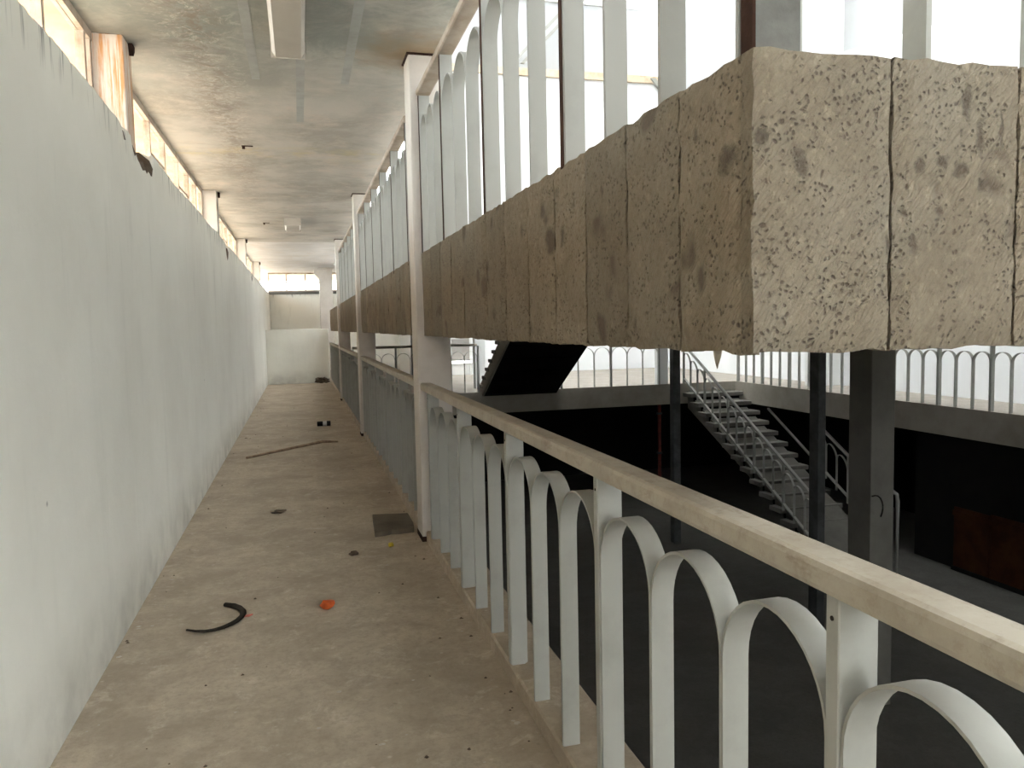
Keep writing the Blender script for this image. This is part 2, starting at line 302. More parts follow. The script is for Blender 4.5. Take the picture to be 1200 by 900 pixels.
def bobj(name, dims, mat, parent=None, bev=0.0, seg=1):
    bm = bmesh.new(); box(bm, *dims, bev=bev, seg=seg); return obj(name, bm, mat, parent)
def struct(o): o['kind'] = 'structure'; return o
def tag(o, label, cat, group=None):
    o['label'] = label; o['category'] = cat
    if group: o['group'] = group
    return o
def thing(name, label, cat, loc=(0, 0, 0), group=None):
    return tag(link(name, None, None, loc), label, cat, group)

# ------------------------------------------------------------------ the setting
FL, CE = -1.40, 1.70          # walkway floor and corridor ceiling
WT = 1.10                     # top of the wall on the left
LOW = -3.90                   # lower hall floor
UPB, UPT = -0.06, 0.465       # underside and top of the stone clad upper floor
Y0 = -5.8
struct(bobj('floor', (-0.86, 0.97, Y0, 25.0, FL-0.42, FL), 'floor'))
struct(bobj('trim_1', (0.745, 0.95, Y0, 21.0, FL-0.01, FL+0.07), 'floor', bev=0.008))      # low kerb under the railing

# left wall with its ragged, chipped top edge
def wall_left():
    bm = bmesh.new(); n = 700; prev = None
    notches = [(4.85, 0.13, 0.07), (5.06, 0.17, 0.12), (5.28, 0.14, 0.10), (4.55, 0.06, 0.035), (10.6, 0.22, 0.15), (15.9, 0.2, 0.12), (4.6, 0.06, 0.02), (3.6, 0.05, 0.015), (7.6, 0.07, 0.02)]
    for i in range(n+1):
        y = Y0 + (24.9-Y0)*i/n
        dz = random.uniform(0, 0.010) + 0.008*math.sin(y*3.1)
        dx = 0
        for c, w, d in notches:
            k = max(0, 1-abs(y-c)/w)
            if k: dz += d*min(1, k*1.6)*random.uniform(0.75, 1.1)
        zt = WT-dz
        ring = [bm.verts.new(p) for p in ((-1.16, y, FL-0.3), (-1.16, y, WT-0.005), (-0.875-(0.04 if dz > 0.03 else 0), y, WT-0.005 if dz < 0.03 else zt+0.05), (-0.853+random.uniform(-.004, .004), y, zt), (-0.84, y, zt-(0.018 if dz < 0.03 else 0.05)), (-0.84, y, FL-0.3))]
        if prev:
            for k in range(6):
                f = bm.faces.new((prev[k], prev[(k+1) % 6], ring[(k+1) % 6], ring[k]))
                if dz > 0.028 and k in (1, 2, 3): f.material_index = 1
        prev = ring
    bmesh.ops.recalc_face_normals(bm, faces=bm.faces)
    return struct(obj('wall_left', bm, ['wall', 'crumb']))
wall_left()
struct(bobj('wall_end', (-0.84, 0.72, 21.0, 21.14, FL, -0.005), 'wall', bev=0.006))
struct(bobj('wall_far', (-1.16, 3.0, 24.8, 25.0, FL, 1.13), 'wall'))
struct(bobj('wall_far_right', (3.0, 3.15, 22.0, 25.0, FL, CE+0.25), 'white'))
struct(bobj('ceiling', (-1.16, 0.95, Y0, 16.2, CE, CE+0.25), 'ceiling'))
struct(bobj('ceiling_far', (-1.16, 0.95, 16.2, 25.0, CE+0.0, CE+0.25), 'ceiling2'))
struct(bobj('eave', (-1.95, -1.16, Y0, 25.0, CE+0.0, CE+0.25), 'eave'))
struct(bobj('ceiling_far_bay', (0.95, 3.15, 22.0, 25.0, CE, CE+0.25), 'ceiling2'))
struct(bobj('floor_far_bay', (0.97, 3.15, 22.0, 25.0, FL-0.42, FL), 'galfloor'))
struct(bobj('eave_far', (-1.95, 3.15, 25.0, 29.0, CE, CE+0.25), 'eave'))
struct(bobj('ground', (-40, -1.16, -30, 60, -1.9, -1.7), 'ground'))
struct(bobj('ground_far', (-1.16, 8.0, 25.0, 60, -1.9, -1.7), 'ground'))
# old plaster strips on the ceiling
ceil = bpy.data.objects['ceiling']
M['strip'] = simple('pale_strip_paint', (0.36, 0.365, 0.345), (0.31, 0.31, 0.29), 8, 0.4, 0.65, 0.8, 0.2)
for (xa, xb, ya, yb) in ((-0.245, -0.19, 4.2, 5.75), (0.345, 0.40, 3.6, 5.75), (0.045, 0.10, 5.0, 6.85)):
    bobj('plaster_strip', (xa, xb, ya, yb, CE-0.002, CE+0.01), 'strip', ceil)

# clerestory windows along the top of the left wall, and the one at the far end
def window(name, plane, a, b, mull, z0=WT-0.06, z1=CE, trans=None, axis='Y'):
    root = struct(link(name, None))
    def bx(nm, u0, u1, w0, w1, z_0, z_1, mat):
        d = (plane+w0, plane+w1, u0, u1, z_0, z_1) if axis == 'Y' else (u0, u1, plane+w0, plane+w1, z_0, z_1)
        return bobj(nm, d, mat, root)
    bx('head_rail', a, b, -0.025, 0.03, z1-0.05, z1, 'frame'); bx('sill_rail', a, b, -0.025, 0.03, z0, z0+0.05, 'frame')
    ms = [a+0.02]+list(mull)+[b-0.02]
    for y in ms: bx('mullion', y-0.02, y+0.02, -0.02, 0.025, z0+0.05, z1-0.05, 'frame')
    for i, (p, q) in enumerate(zip(ms, ms[1:])):
        if trans and i in trans:
            t = trans[i]; bx('transom', p+0.02, q-0.02, -0.012, 0.015, t-0.012, t+0.012, 'frame')
        bx('pane', p+0.02, q-0.02, -0.003, 0.003, z0+0.05, z1-0.05, 'glass')
    return root
window('window_1', -1.10, Y0, 5.05, (-2, -1.2, -.4, .4, 1.2, 2.0, 2.7, 3.4, 4.14, 4.9))
window('window_2', -1.10, 5.27, 10.3, (6.1, 6.85, 7.56, 8.35, 9.08, 9.7), trans={0: 1.45, 2: 1.42, 4: 1.42})
window('window_3', -1.10, 10.52, 15.6, (11.3, 12.1, 12.9, 13.7, 14.6), trans={1: 1.42, 3: 1.42})
window('window_4', -1.10, 15.82, 20.8, (16.7, 17.6, 18.5, 19.6), trans={1: 1.42})
window('window_5', -1.10, 21.02, 24.8, (22, 23, 24))
window('window_6', 24.86, -0.86, 3.0, (-0.33, 0.227, 0.80, 1.4, 2.0, 2.6), z0=1.13, z1=CE, trans={i: 1.42 for i in range(7)}, axis='X')
bobj('trim_2', (-0.86, 3.0, 24.74, 24.80, 1.05, 1.13), 'concrete')['kind'] = 'structure'   # sill under the far window

# upper floor slab: concrete core, stone cladding fixed to it piece by piece
slab = struct(bobj('floor_upper', (0.80, 9.0, 1.28, 13.0, UPB+0.012, UPT-0.03), ['palefloor']))
struct(bobj('floor_shade_slab', (5.3, 8.9, 13.0, 14.7, UPB+0.012, UPT-0.03), 'palefloor'))  # unseen slab added to keep roof light off the lower floor
struct(bobj('floor_shade_slab_far', (5.3, 8.0, 14.7, 15.6, UPB+0.012, UPT-0.03), 'palefloor'))  # second unseen slab, added to close a gap that let light down
struct(bobj('floor_upper_strip', (0.80, 3.5, 13.0, 20.8, UPB+0.012, UPT-0.03), 'palefloor'))  # edge strip, widened out of view to shut light out below
def stone(kind, a, b, near):
    """one slab of the cladding; kind 'L' faces the corridor, 'F' faces the hall front"""
    bm = bmesh.new(); th = 0.045
    nu, nv = (8, 14) if near else (3, 5)
    a += 0.0035; b -= 0.0035
    g = [[None]*(nv+1) for _ in range(nu+1)]; bk = {}
    for i in range(nu+1):
        for j in range(nv+1):
            e = (i in (0, nu)) or (j in (0, nv))
            u = a+(b-a)*i/nu; w = UPB+(UPT-UPB)*j/nv
            if e:
                if i in (0, nu) and 0 < j < nv: u += random.uniform(-.003, .0025)
                if j in (0, nv): w += random.uniform(-.005, .003)
            d = random.uniform(0.006, 0.011) if e else random.uniform(-0.0016, 0.0016)
            g[i][j] = (u, w, d)
    def P(u, w, d): return (0.76+d, u, w) if kind == 'L' else (u, 1.22+d, w)
    V = [[bm.verts.new(P(*g[i][j])) for j in range(nv+1)] for i in range(nu+1)]
    for i in range(nu):
        for j in range(nv): bm.faces.new((V[i][j], V[i+1][j], V[i+1][j+1], V[i][j+1]))
    ring = [(i, 0) for i in range(nu)]+[(nu, j) for j in range(nv)]+[(i, nv) for i in range(nu, 0, -1)]+[(0, j) for j in range(nv, 0, -1)]
    B = [bm.verts.new(P(g[i][j][0], g[i][j][1], th)) for i, j in ring]
    for k in range(len(ring)):
        i, j = ring[k]; i2, j2 = ring[(k+1) % len(ring)]; k2 = (k+1) % len(ring)
        bm.faces.new((V[i][j], B[k], B[k2], V[i2][j2]))
    bm.faces.new(B)
    bmesh.ops.recalc_face_normals(bm, faces=bm.faces)
    return obj('stone_slab', bm, 'stone', slab, smooth=False)
JL = [1.264, 1.507, 1.777, 2.058, 2.33, 2.623, 2.94, 3.248, 3.483, 3.731, 4.04, 4.36, 4.70, 5.03]
for a, b in zip(JL, JL[1:]): stone('L', a, b, a < 3.3)
y = 5.62
while y < 10.2:
    w = min(random.uniform(0.26, 0.34), 10.25-y); stone('L', y, y+w, False); y += w
y = 10.85
while y < 20.6:
    w = min(random.uniform(0.3, 0.4), 20.8-y); stone('L', y, y+w, False); y += w
JF = [0.763, 1.05, 1.336, 1.62, 1.91, 2.2, 2.5, 2.8]
for a, b in zip(JF, JF[1:]): stone('F', a, b, True)

# the lower hall and the gallery round it
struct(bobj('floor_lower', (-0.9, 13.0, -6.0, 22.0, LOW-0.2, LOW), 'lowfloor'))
struct(bobj('wall_lower_left', (-1.1, -0.86, -6.0, 22.0, LOW, FL-0.30), 'shadeconcrete'))
struct(bobj('wall_lower_far', (-0.9, 13.0, 19.0, 19.2, LOW, FL-0.42), 'shadeconcrete'))
struct(bobj('wall_lower_right', (9.62, 11.8, -6.0, 10.6, LOW, FL-0.42), 'shadeconcrete'))
struct(bobj('wall_lower_right_end', (11.6, 11.8, 10.6, 19.0, LOW, FL-0.42), 'shadeconcrete'))
struct(bobj('wall_lower_front', (-0.9, 11.6, -6.0, -5.8, LOW, FL), 'white'))
struct(bobj('wall_front_blocker', (3.2, 10.8, -6.0, -5.8, FL, 9.5), 'white'))  # unseen wall added to cut the light from behind the camera
struct(bobj('wall_front_blocker_head', (0.8, 3.2, -6.0, -5.8, 2.6, 9.5), 'white'))  # unseen head piece, narrows the same light opening
struct(bobj('wall_back_blocker', (-1.16, 3.2, -6.0, -5.8, FL, 0.1), 'white'))  # unseen half wall, its height set to limit light from behind
struct(bobj('floor_sky_blocker', (0.97, 9.39, -5.8, -1.0, FL-0.42, FL), 'galfloor'))  # unseen deck added to hold skylight off the lower floor
# far gallery slab and right gallery slab with their concrete edge beams
struct(bobj('floor_gallery_far', (0.97, 11.8, 15.8, 22.0, FL-0.42, FL), 'galfloor'))
struct(bobj('floor_gallery_right', (9.43, 11.8, -5.8, 15.8, FL-0.42, FL), 'galfloor'))
struct(bobj('trim_3', (1.0, 9.43, 15.76, 15.80, FL-0.42, FL+0.025), 'beam'))
struct(bobj('trim_4', (9.39, 9.43, -5.8, 15.76, FL-0.42, FL+0.025), 'beam'))
struct(bobj('wall_hall_far', (3.0, 11.0, 22.0, 22.2, FL, 7.0), 'white3'))
struct(bobj('wall_hall_far_upper', (0.9, 11.0, 22.5, 22.7, 7.0, 11.0), 'greywhite'))
struct(bobj('wall_hall_right', (10.8, 11.0, -5.8, 22.0, 1.2, 9.5), 'white2'))
struct(bobj('wall_gallery_right', (10.8, 11.0, -5.8, 22.0, FL, 1.2), 'white3'))
struct(bobj('wall_hall_left', (0.80, 0.95, -5.8, 22.5, CE+0.25, 9.5), 'white'))
struct(bobj('trim_5', (3.0, 10.8, 21.9, 22.5, 7.0, 7.2), 'wood'))                          # timber wall plate
# roof of milky sheets on white purlins
roof = struct(link('roof', None))
for i in range(7):
    ya = -5.8+4.05*i; bobj('roof_sheet', (0.80, 11.0, ya, ya+3.95, 9.5, 9.52), 'roof', roof)
    bobj('purlin', (0.80, 11.0, ya+3.93, ya+4.07, 9.3, 9.5), 'white', roof)
# sloping bulkhead and pilaster on the right wall
bm = bmesh.new(); prism(bm, [(14.0, 5.17), (14.0, 1.2), (-5.8, 1.2), (-5.8, 2.5)], 0, 10.3, 10.8)
struct(obj('wall_bulkhead', bm, 'white3'))
struct(bobj('trim_6', (10.2, 10.8, 14.0, 14.35, FL, 9.5), 'white'))

# ------------------------------------------------------------------ columns
def column(dims, mat, label, name='column', rustbase=False, cap=False):
    x0, x1, y0, y1, z0, z1 = dims
    root = thing(name, label, 'column', ((x0+x1)/2, (y0+y1)/2, z0)); 
    cx, cy = (x0+x1)/2, (y0+y1)/2
    bm = bmesh.new(); box(bm, x0-cx, x1-cx, y0-cy, y1-cy, 0, z1-z0, 0.006); obj('shaft', bm, mat, root)
    if rustbase:
        bm = bmesh.new(); box(bm, x0-cx-.004, x1-cx+.004, y0-cy-.004, y1-cy+.004, 0, 0.035, 0.003); obj('rusty_foot', bm, 'darkrust', root)
        bm = bmesh.new(); box(bm, x0-cx-.012, x1-cx+.012, y0-cy-.012, y1-cy+.012, z1-z0-0.012, z1-z0, 0.002); obj('rusty_head', bm, 'darkrust', root)
    if cap:
        bm = bmesh.new(); box(bm, x0-cx-.03, x1-cx+.03, y0-cy-.03, y1-cy+.03, z1-z0-0.05, z1-z0, 0.01)
        obj('cap', bm, mat, root)
        bm = bmesh.new(); prism(bm, [(x0-cx, z1-z0-0.30), (x0-cx-.13, z1-z0-.16), (x0-cx-.13, z1-z0-.05), (x0-cx, z1-z0-.05)], 1, -.09, .09); obj('bracket', bm, mat, root)
    return root
for (yy, lab, rb) in ((5.03, 'nearest cream steel column in the railing line, rust stain at its head', True),
                      (10.30, 'second cream steel column in the railing line, counted from the front', True),
                      (15.55, 'third cream column along the railing, far down the walkway', True)):
    column((0.72, 0.94, yy, yy+0.22, FL, CE), 'post', lab, rustbase=rb)
column((0.58, 0.95, 22.9, 23.2, FL, CE), 'post', 'white column with bracketed head behind the low end wall', cap=True)
for (yy, lab, mt) in ((5.05, 'short rust streaked column on the left wall beside the orange tinted window', 'rustpaint'),
                  (10.30, 'short clean white column on the left wall above a broken dark notch', 'post'),
                  (15.60, 'third short white column on the left wall, between the two farthest window strips', 'post'),
                  (20.80, 'farthest short white column on the left wall, above the low end wall', 'post')):
    r = column((-1.13, -0.91, yy, yy+0.22, WT-0.12, CE), mt, lab)
    bm = bmesh.new(); prism(bm, [(0.0, 0.655), (-0.03, 0.72), (0.05, 0.72), (0.04, 0.69)], 0, 0.11, 0.135); obj('broken_head_plaster', bm, 'darkrust', r, loc=(0, 0.06, 0))
column((5.33, 5.60, 6.45, 6.78, LOW, UPB+0.02), 'concrete', 'square concrete column standing on the dark lower floor', 'concrete_column')
column((5.50, 5.60, 7.50, 7.66, LOW, UPB+0.02), 'steel', 'dark steel post left of the square concrete column', 'steel_post')
column((6.20, 6.33, 12.40, 12.55, LOW, UPB+0.02), 'steel', 'slim dark post in front of the far gallery edge', 'steel_post')
column((7.58, 7.80, 15.86, 16.08, FL, 3.2), 'white', 'pale column on the far gallery edge beside the downward stairs', 'column')
column((3.70, 3.93, 16.95, 17.18, FL, 3.2), 'white', 'bright white column left of the upward stairs foot', 'column')

# ------------------------------------------------------------------ railings: top rail, posts, bent flat-bar arches
def arch_mesh(w, h, depth=0.055, th=0.006, mat='railpaint', shear=0.0, seg=18):
    """an upside-down U of flat bar: width w along Y, depth along X"""
    bm = bmesh.new(); r = w/2
    def path(off):
        pts = [(off, 0.0), (off, h-r)]
        for k in range(1, seg): 
            a = math.pi*(1-k/seg); pts.append((r+(r-off)*math.cos(a), h-r+(r-off)*math.sin(a)))
        return pts+[(w-off, h-r), (w-off, 0.0)]
    O, I = path(0.0), path(th); n = len(O)
    def V(p, x): return bm.verts.new((x, p[0], p[1]+shear*p[0]))
    oa = [V(p, 0) for p in O]; ob = [V(p, depth) for p in O]; ia = [V(p, 0) for p in I]; ib = [V(p, depth) for p in I]
    for k in range(n-1):
        bm.faces.new((oa[k], oa[k+1], ob[k+1], ob[k])); bm.faces.new((ia[k], ib[k], ib[k+1], ia[k+1]))
        bm.faces.new((oa[k], ia[k], ia[k+1], oa[k+1])); bm.faces.new((ob[k], ob[k+1], ib[k+1], ib[k]))
    for k in (0, n-1): bm.faces.new((oa[k], ob[k], ib[k], ia[k]))
    bmesh.ops.recalc_face_normals(bm, faces=bm.faces)
    me = mesh('arch', bm, mat, True); me.set_sharp_from_angle(angle=math.radians(40)); return me
def railing(name, label, posts, zb, h_rail, h_arch, x0=0.0, loc=(0, 0, 0), rotz=0.0, depth=0.055, post_depth=0.07, post_w=0.03,
            rail_w=0.075, rail_h=0.05, rail_mat='handrail', rail_ext=(0.0, 0.0), dark_edge=False, shear=0.0, group=None, bottom=False, narch=3, paint='railpaint', screw=False, end_post=True, start_post=True, bottom_ext=0.0):
    """built along local Y at local X = x0, then placed; posts = list of Y positions"""
    root = thing(name, label, 'railing', loc, group); root.rotation_euler = (0, 0, rotz)
    ya, yb = posts[0]-rail_ext[0], posts[-1]+rail_ext[1]
    bm = bmesh.new(); box(bm, x0-0.014, x0-0.014+rail_w, ya, yb, zb+h_rail, zb+h_rail+rail_h, 0.012, 2)
    for v in bm.verts: v.co.z += shear*v.co.y
    obj('handrail', bm, rail_mat, root)
    if bottom:
        bm = bmesh.new(); box(bm, x0, x0+0.05, ya, yb+bottom_ext, zb+0.10, zb+0.13)
        for v in bm.verts: v.co.z += shear*v.co.y
        obj('bottom_rail', bm, 'railpaint', root)
    bm = bmesh.new(); box(bm, 0, post_depth, 0, post_w, 0, h_rail+0.005, 0.002)
    bm.faces.ensure_lookup_table()
    if dark_edge:
        for f in bm.faces:
            if f.normal.x < -0.7: f.material_index = 1
    pm = mesh('post', bm, [paint, 'darkrust'])
    cache = {}
    for i, y in enumerate(posts):
        if (i < len(posts)-1 or end_post) and (i > 0 or start_post):
            p = link('post', pm, root, (x0, y, zb+shear*y))
            if screw:
                sb = bmesh.new(); tube(sb, [(-0.001, 0.015, h_rail-0.035), (0.004, 0.015, h_rail-0.035)], 0.004, 8); obj('screw_hole', sb, 'black', p)
        if i < len(posts)-1:
            w = (posts[i+1]-y-post_w)/narch; key = round(w, 3)
            if key not in cache: cache[key] = arch_mesh(w-0.0015, h_arch, depth, shear=shear, mat=paint)
            for k in range(narch):
                yy = y+post_w+k*w
                link('arch', cache[key], root, (x0+0.004, yy, zb+shear*yy))
    return root
def rng(a, b, n): return [a+(b-a)*i/n for i in range(n+1)]
KT = FL+0.07
railing('walkway_railing', 'near grey arched railing with dirty cream handrail beside the walkway', [0.0, 0.966, 1.94, 2.905, 3.86, 4.82], KT, 0.92, 0.845, x0=0.746, rail_ext=(0.6, 0.21), screw=True)
railing('walkway_railing', 'grey arched railing between the nearest and second cream columns', rng(5.28, 10.18, 5), KT, 0.92, 0.845, x0=0.746, rail_ext=(0.03, 0.12))
railing('walkway_railing', 'grey arched railing between the second and third cream columns', rng(10.55, 15.43, 5), KT, 0.92, 0.845, x0=0.746, rail_ext=(0.03, 0.12))
railing('walkway_railing', 'farthest walkway railing, between the third cream column and the low end wall', rng(15.8, 20.9, 5), KT, 0.92, 0.845, x0=0.746, rail_ext=(0.03, 0.1))
UH, UA = 0.965, 0.815
railing('upper_railing', 'tall pale arched railing on the brown stone edge nearest the camera', [1.258, 2.235, 3.25, 4.225, 4.985], UPT-0.03, UH+0.03, UA+0.03, start_post=False, x0=0.768, rail_w=0.09, rail_h=0.04, rail_mat='uprail', rail_ext=(-0.075, 0.02), dark_edge=True, depth=0.06, paint='upperpaint')
railing('upper_railing', 'pale arched railing on the stone edge between nearest and second columns', rng(5.66, 10.2, 5), UPT-0.03, UH+0.03, UA+0.03, x0=0.768, rail_w=0.09, rail_h=0.04, rail_mat='uprail', rail_ext=(0.05, 0.06), dark_edge=True, depth=0.06, paint='upperpaint')
railing('upper_railing', 'pale arched railing on the stone edge beyond the second column', rng(10.9, 15.4, 5), UPT-0.03, UH+0.03, UA+0.03, x0=0.768, rail_w=0.09, rail_h=0.04, rail_mat='uprail', rail_ext=(0.05, 0.06), dark_edge=True, depth=0.06, paint='upperpaint')
# corner post and front railing (rotated so its run goes along +X)
def front_railing():
    root = thing('upper_railing', 'upper railing above the pale stone front, starting at the dark corner post', 'railing', (0.775, 1.24, UPT-0.03))
    bm = bmesh.new(); box(bm, 0, 0.095, 0, 0.045, 0, UH+0.03, 0.004)
    for f in bm.faces:
        if f.normal.x < -0.7: f.material_index = 1
    obj('corner_post', bm, ['steel2', 'darkrust'], root)
    bm = bmesh.new(); box(bm, -0.02, 2.2, -0.01, 0.08, UH+0.03, UH+0.07, 0.01); obj('handrail', bm, 'uprail', root)
    am = arch_mesh(0.282, UA+0.03, 0.06); pb = bmesh.new(); box(pb, 0, 0.03, 0, 0.07, 0, UH+0.03, 0.002); pm = mesh('post', pb, 'railpaint')
    x = 0.372
    am_first = arch_mesh(0.275, UA+0.03, 0.06)
    link('arch', am_first, root, (0.372, 0.01, 0), (0, 0, math.pi/2))
    n = 0
    while x < 1.9:
        n += 1
        if n == 3: link('post', pm, root, (x, 0, 0)); x += 0.03
        link('arch', am, root, (x+0.282, 0.01, 0), (0, 0, math.pi/2)); x += 0.284
M['steel2'] = simple('grey_weathered_steel', (0.13, 0.127, 0.113), (0.085, 0.083, 0.073), 9, 0.4, 0.65, 0.7, 0.2)
front_railing()
# gallery railings on the far side of the void
def along_x(label, xa, xb, n, y):   # run along X: local +Y maps to +X, local +X to -Y
    return railing('gallery_railing', label, rng(0, xb-xa, n), FL+0.025, 0.95, 0.845, x0=-0.03, loc=(xa, y, 0), rotz=-math.pi/2)
along_x('white arched gallery railing left of the upward stairs, across the void', 0.98, 3.5, 3, 15.84)
along_x('white arched gallery railing between the upward stairs and the pale gallery column', 5.30, 7.55, 2, 15.84)
railing('gallery_railing', 'long arched gallery railing in front of the white right wall', rng(4.2, 15.7, 12), FL+0.025, 0.95, 0.845, x0=9.41)

# ------------------------------------------------------------------ stairs
def stairs_down():
    x0, x1, n = 8.10, 9.38, 14; ya, yb = 15.76, 11.1; ris = (FL-LOW)/n; tr = (ya-yb)/n; sl = (FL-LOW)/(ya-yb)
    root = thing('staircase', 'stairs going down from the far gallery to the dark lower floor', 'stairs', (x0, yb, LOW))
    o = Vector((-x0, -yb, -LOW))
    bm = bmesh.new(); prism(bm, [(ya, FL-0.16), (ya, FL-0.52), (yb+0.15, LOW), (yb-0.1, LOW), (yb, LOW+0.03)], 0, x0+0.12, x1-0.1); obj('waist_slab', bm, 'concrete', root, loc=o)
    bm = bmesh.new(); box(bm, 0, x1-x0, 0, tr+0.03, -0.085, 0, 0.008); tm = mesh('tread', bm, 'tread')
    bm = bmesh.new(); box(bm, 0.1, x1-x0-0.08, 0.03, 0.06, -ris, -0.05); rm = mesh('riser', bm, 'shadeconcrete')
    for i in range(n-1):
        z = FL-(i+1)*ris; y = ya-(i+1)*tr
        link('tread', tm, root, (0, y-yb-0.03, z-LOW)); link('riser', rm, root, (0, y-yb-0.03, z-LOW))
    kw = dict(shear=sl, bottom=True, rail_w=0.06, rail_h=0.045, depth=0.04, post_depth=0.045, post_w=0.025, rail_mat='railpaint')
    railing('stair_railing', 'pale stair railing on the left side of the downward stairs', rng(0, ya-yb, 5), 0.02, 0.85, 0.74, x0=0, loc=(x0+0.01, yb, LOW), **kw)
    railing('stair_railing', 'stair railing on the right side of the downward stairs below the gallery', rng(0, 1.9, 2), 0.02, 0.85, 0.74, x0=0, loc=(9.46, yb, LOW), bottom_ext=1.6, **kw)
stairs_down()
def stairs_up():
    x0, x1, n = 3.56, 5.22, 10; ya, yb = 16.0, 13.0; zt = UPT-0.03; ris = (zt-FL)/n; tr = (ya-yb)/n
    root = thing('staircase', 'stairs rising from the far gallery to the upper floor, dark underside', 'stairs', (x0, ya, FL))
    o = Vector((-x0, -ya, -FL)); sl = (zt-FL)/(ya-yb)
    bm = bmesh.new(); prism(bm, [(ya+0.25, FL), (ya-0.05, FL-0.16), (yb, zt-0.42), (yb, zt-0.06), (ya+0.15, FL+0.05)], 0, x0+0.05, x1-0.05); obj('waist_slab', bm, ['shadeconcrete'], root, loc=o)
    bm = bmesh.new(); prism(bm, [(ya+0.25, FL), (ya-0.05, FL-0.16), (yb, zt-0.42), (yb, zt-0.06), (ya+0.15, FL+0.05)], 0, x0+0.01, x0+0.05); obj('side_stringer', bm, 'beam', root, loc=o)
    bm = bmesh.new(); box(bm, 0, x1-x0, 0, tr+0.04, -0.07, 0, 0.008); tm = mesh('tread', bm, 'tread')
    bm = bmesh.new(); box(bm, 0.05, x1-x0-0.05, tr-0.03, tr, -ris, -0.06); rm = mesh('riser', bm, 'concrete')
    for i in range(n):
        z = (i+1)*ris; y = -(i+1)*tr+tr*0.0
        link('tread', tm, root, (0, y, z)); link('riser', rm, root, (0, y, z))
    # joists under the flight
    for k in range(6):
        t = (k+0.5)/6; y = -0.05-(ya-0.05-yb)*t; z = -0.16+(zt-0.42-(FL-0.16))*t
        bm = bmesh.new(); box(bm, 0.06, x1-x0-0.06, -0.03, 0.03, -0.012, 0.03); obj('soffit_batten', bm, 'shadeconcrete', root, loc=(0, y, z))
stairs_up()

# ------------------------------------------------------------------ hall details
def truss():
    r = thing('roof_brace', 'white diagonal double roof brace above the timber wall plate', 'roof brace', (6.5, 21.85, 7.2))
    for k, dx in enumerate((0, 0.28)):
        bm = bmesh.new(); prism(bm, [(-0.5+dx, 0.1), (-0.38+dx, 0.1), (1.72+dx, 2.25), (1.60+dx, 2.25)], 1, -0.06, 0.06); obj('brace_bar', bm, 'railpaint', r)
    k = thing('knee_brace', 'small white knee brace under the right end of the timber wall plate', 'brace', (10.5, 21.9, 6.5))
    bm = bmesh.new(); prism(bm, [(-0.25, 0.62), (-0.10, 0.62), (0.24, 0.24), (0.24, 0.07)], 1, -0.08, 0.02); obj('diagonal', bm, 'railpaint', k)
    bm = bmesh.new(); box(bm, 0.24, 0.30, -0.08, 0.02, -3.0, 0.62); obj('upright', bm, 'railpaint', k)
truss()
h = thing('wall_hatch', 'grey framed hatch on the far gallery wall seen beside the nearest column', 'hatch', (4.37, 21.95, -1.0))
bobj('board', (-0.26, 0.26, 0.0, 0.03, 0.05, 0.62), 'hatch', h)
for d in ((-0.32, -0.26, -0.02, 0.04, -0.4, 0.70), (0.26, 0.32, -0.02, 0.04, -0.4, 0.70), (-0.26, 0.26, -0.02, 0.04, 0.62, 0.70)): bobj('frame_bar', d, 'white', h)
t = thing('tube_lamp', 'lit white tube lamp below the grey hatch on the far gallery wall', 'lamp', (4.37, 21.85, -1.03))
bm = bmesh.new(); tube(bm, [(-0.30, 0, 0), (0.30, 0, 0)], 0.035, 10); obj('tube', bm, 'tube', t)
bobj('holder', (-0.33, 0.33, 0.04, 0.08, -0.04, 0.04), 'white', t)
for s in (-0.31, 0.31): bobj('end_socket', (s-0.015, s+0.015, -0.04, 0.05, -0.045, 0.045), 'white', t)
# dim things on the lower floor
ct = thing('board_screen', 'dull orange brown board screen standing against the dark lower right wall', 'board', (9.56, 7.0, LOW))
for k in range(6): bobj('board', (0, 0.03, -1.2+k*0.66, -1.2+k*0.66+0.64, 0.06, 1.0-0.02*(k % 2)), 'brick', ct)
bobj('rail', (-0.02, 0.0, -1.2, 2.75, 0.85, 0.93), 'brick', ct); bobj('foot', (-0.03, 0.05, -1.2, 2.75, 0, 0.06), 'shadeconcrete', ct)
pp = thing('bent_pipe', 'thin pale bent pipe rising right of the concrete column', 'pipe', (7.88, 9.0, LOW))
bm = bmesh.new(); tube(bm, [(0, 0, 0), (0, 0, 1.35), (-0.02, 0, 1.45), (-0.09, 0, 1.5), (-0.2, 0, 1.5)], 0.028, 8); obj('pipe_run', bm, 'railpaint', pp, smooth=True)
bobj('floor_flange', (-0.06, 0.06, -0.06, 0.06, 0, 0.015), 'steel', pp)
rp = thing('red_standpipe', 'dull red standpipe in the dark under the far gallery', 'pipe', (7.79, 16.3, LOW))
bm = bmesh.new(); tube(bm, [(0, 0, 0), (0, 0, FL-0.42-LOW)], 0.04, 10); obj('pipe_run', bm, 'redpipe', rp, smooth=True)
for z in (0.9, 1.8): bobj('pipe_clamp', (-0.05, 0.05, -0.05, 0.05, z, z+0.04), 'steel', rp)
bm = bmesh.new(); tube(bm, [(5.335, 6.44, -1.751), (5.37, 6.436, -1.745), (5.40, 6.434, -1.75), (5.43, 6.433, -1.775), (5.45, 6.433, -1.812), (5.46, 6.433, -1.85), (5.461, 6.434, -1.89), (5.454, 6.437, -1.93), (5.442, 6.442, -1.964)], 0.007, 6)
tag(obj('hanging_wire', bm, 'black', smooth=True), 'thin dark bent wire sticking out of the square concrete column', 'wire')
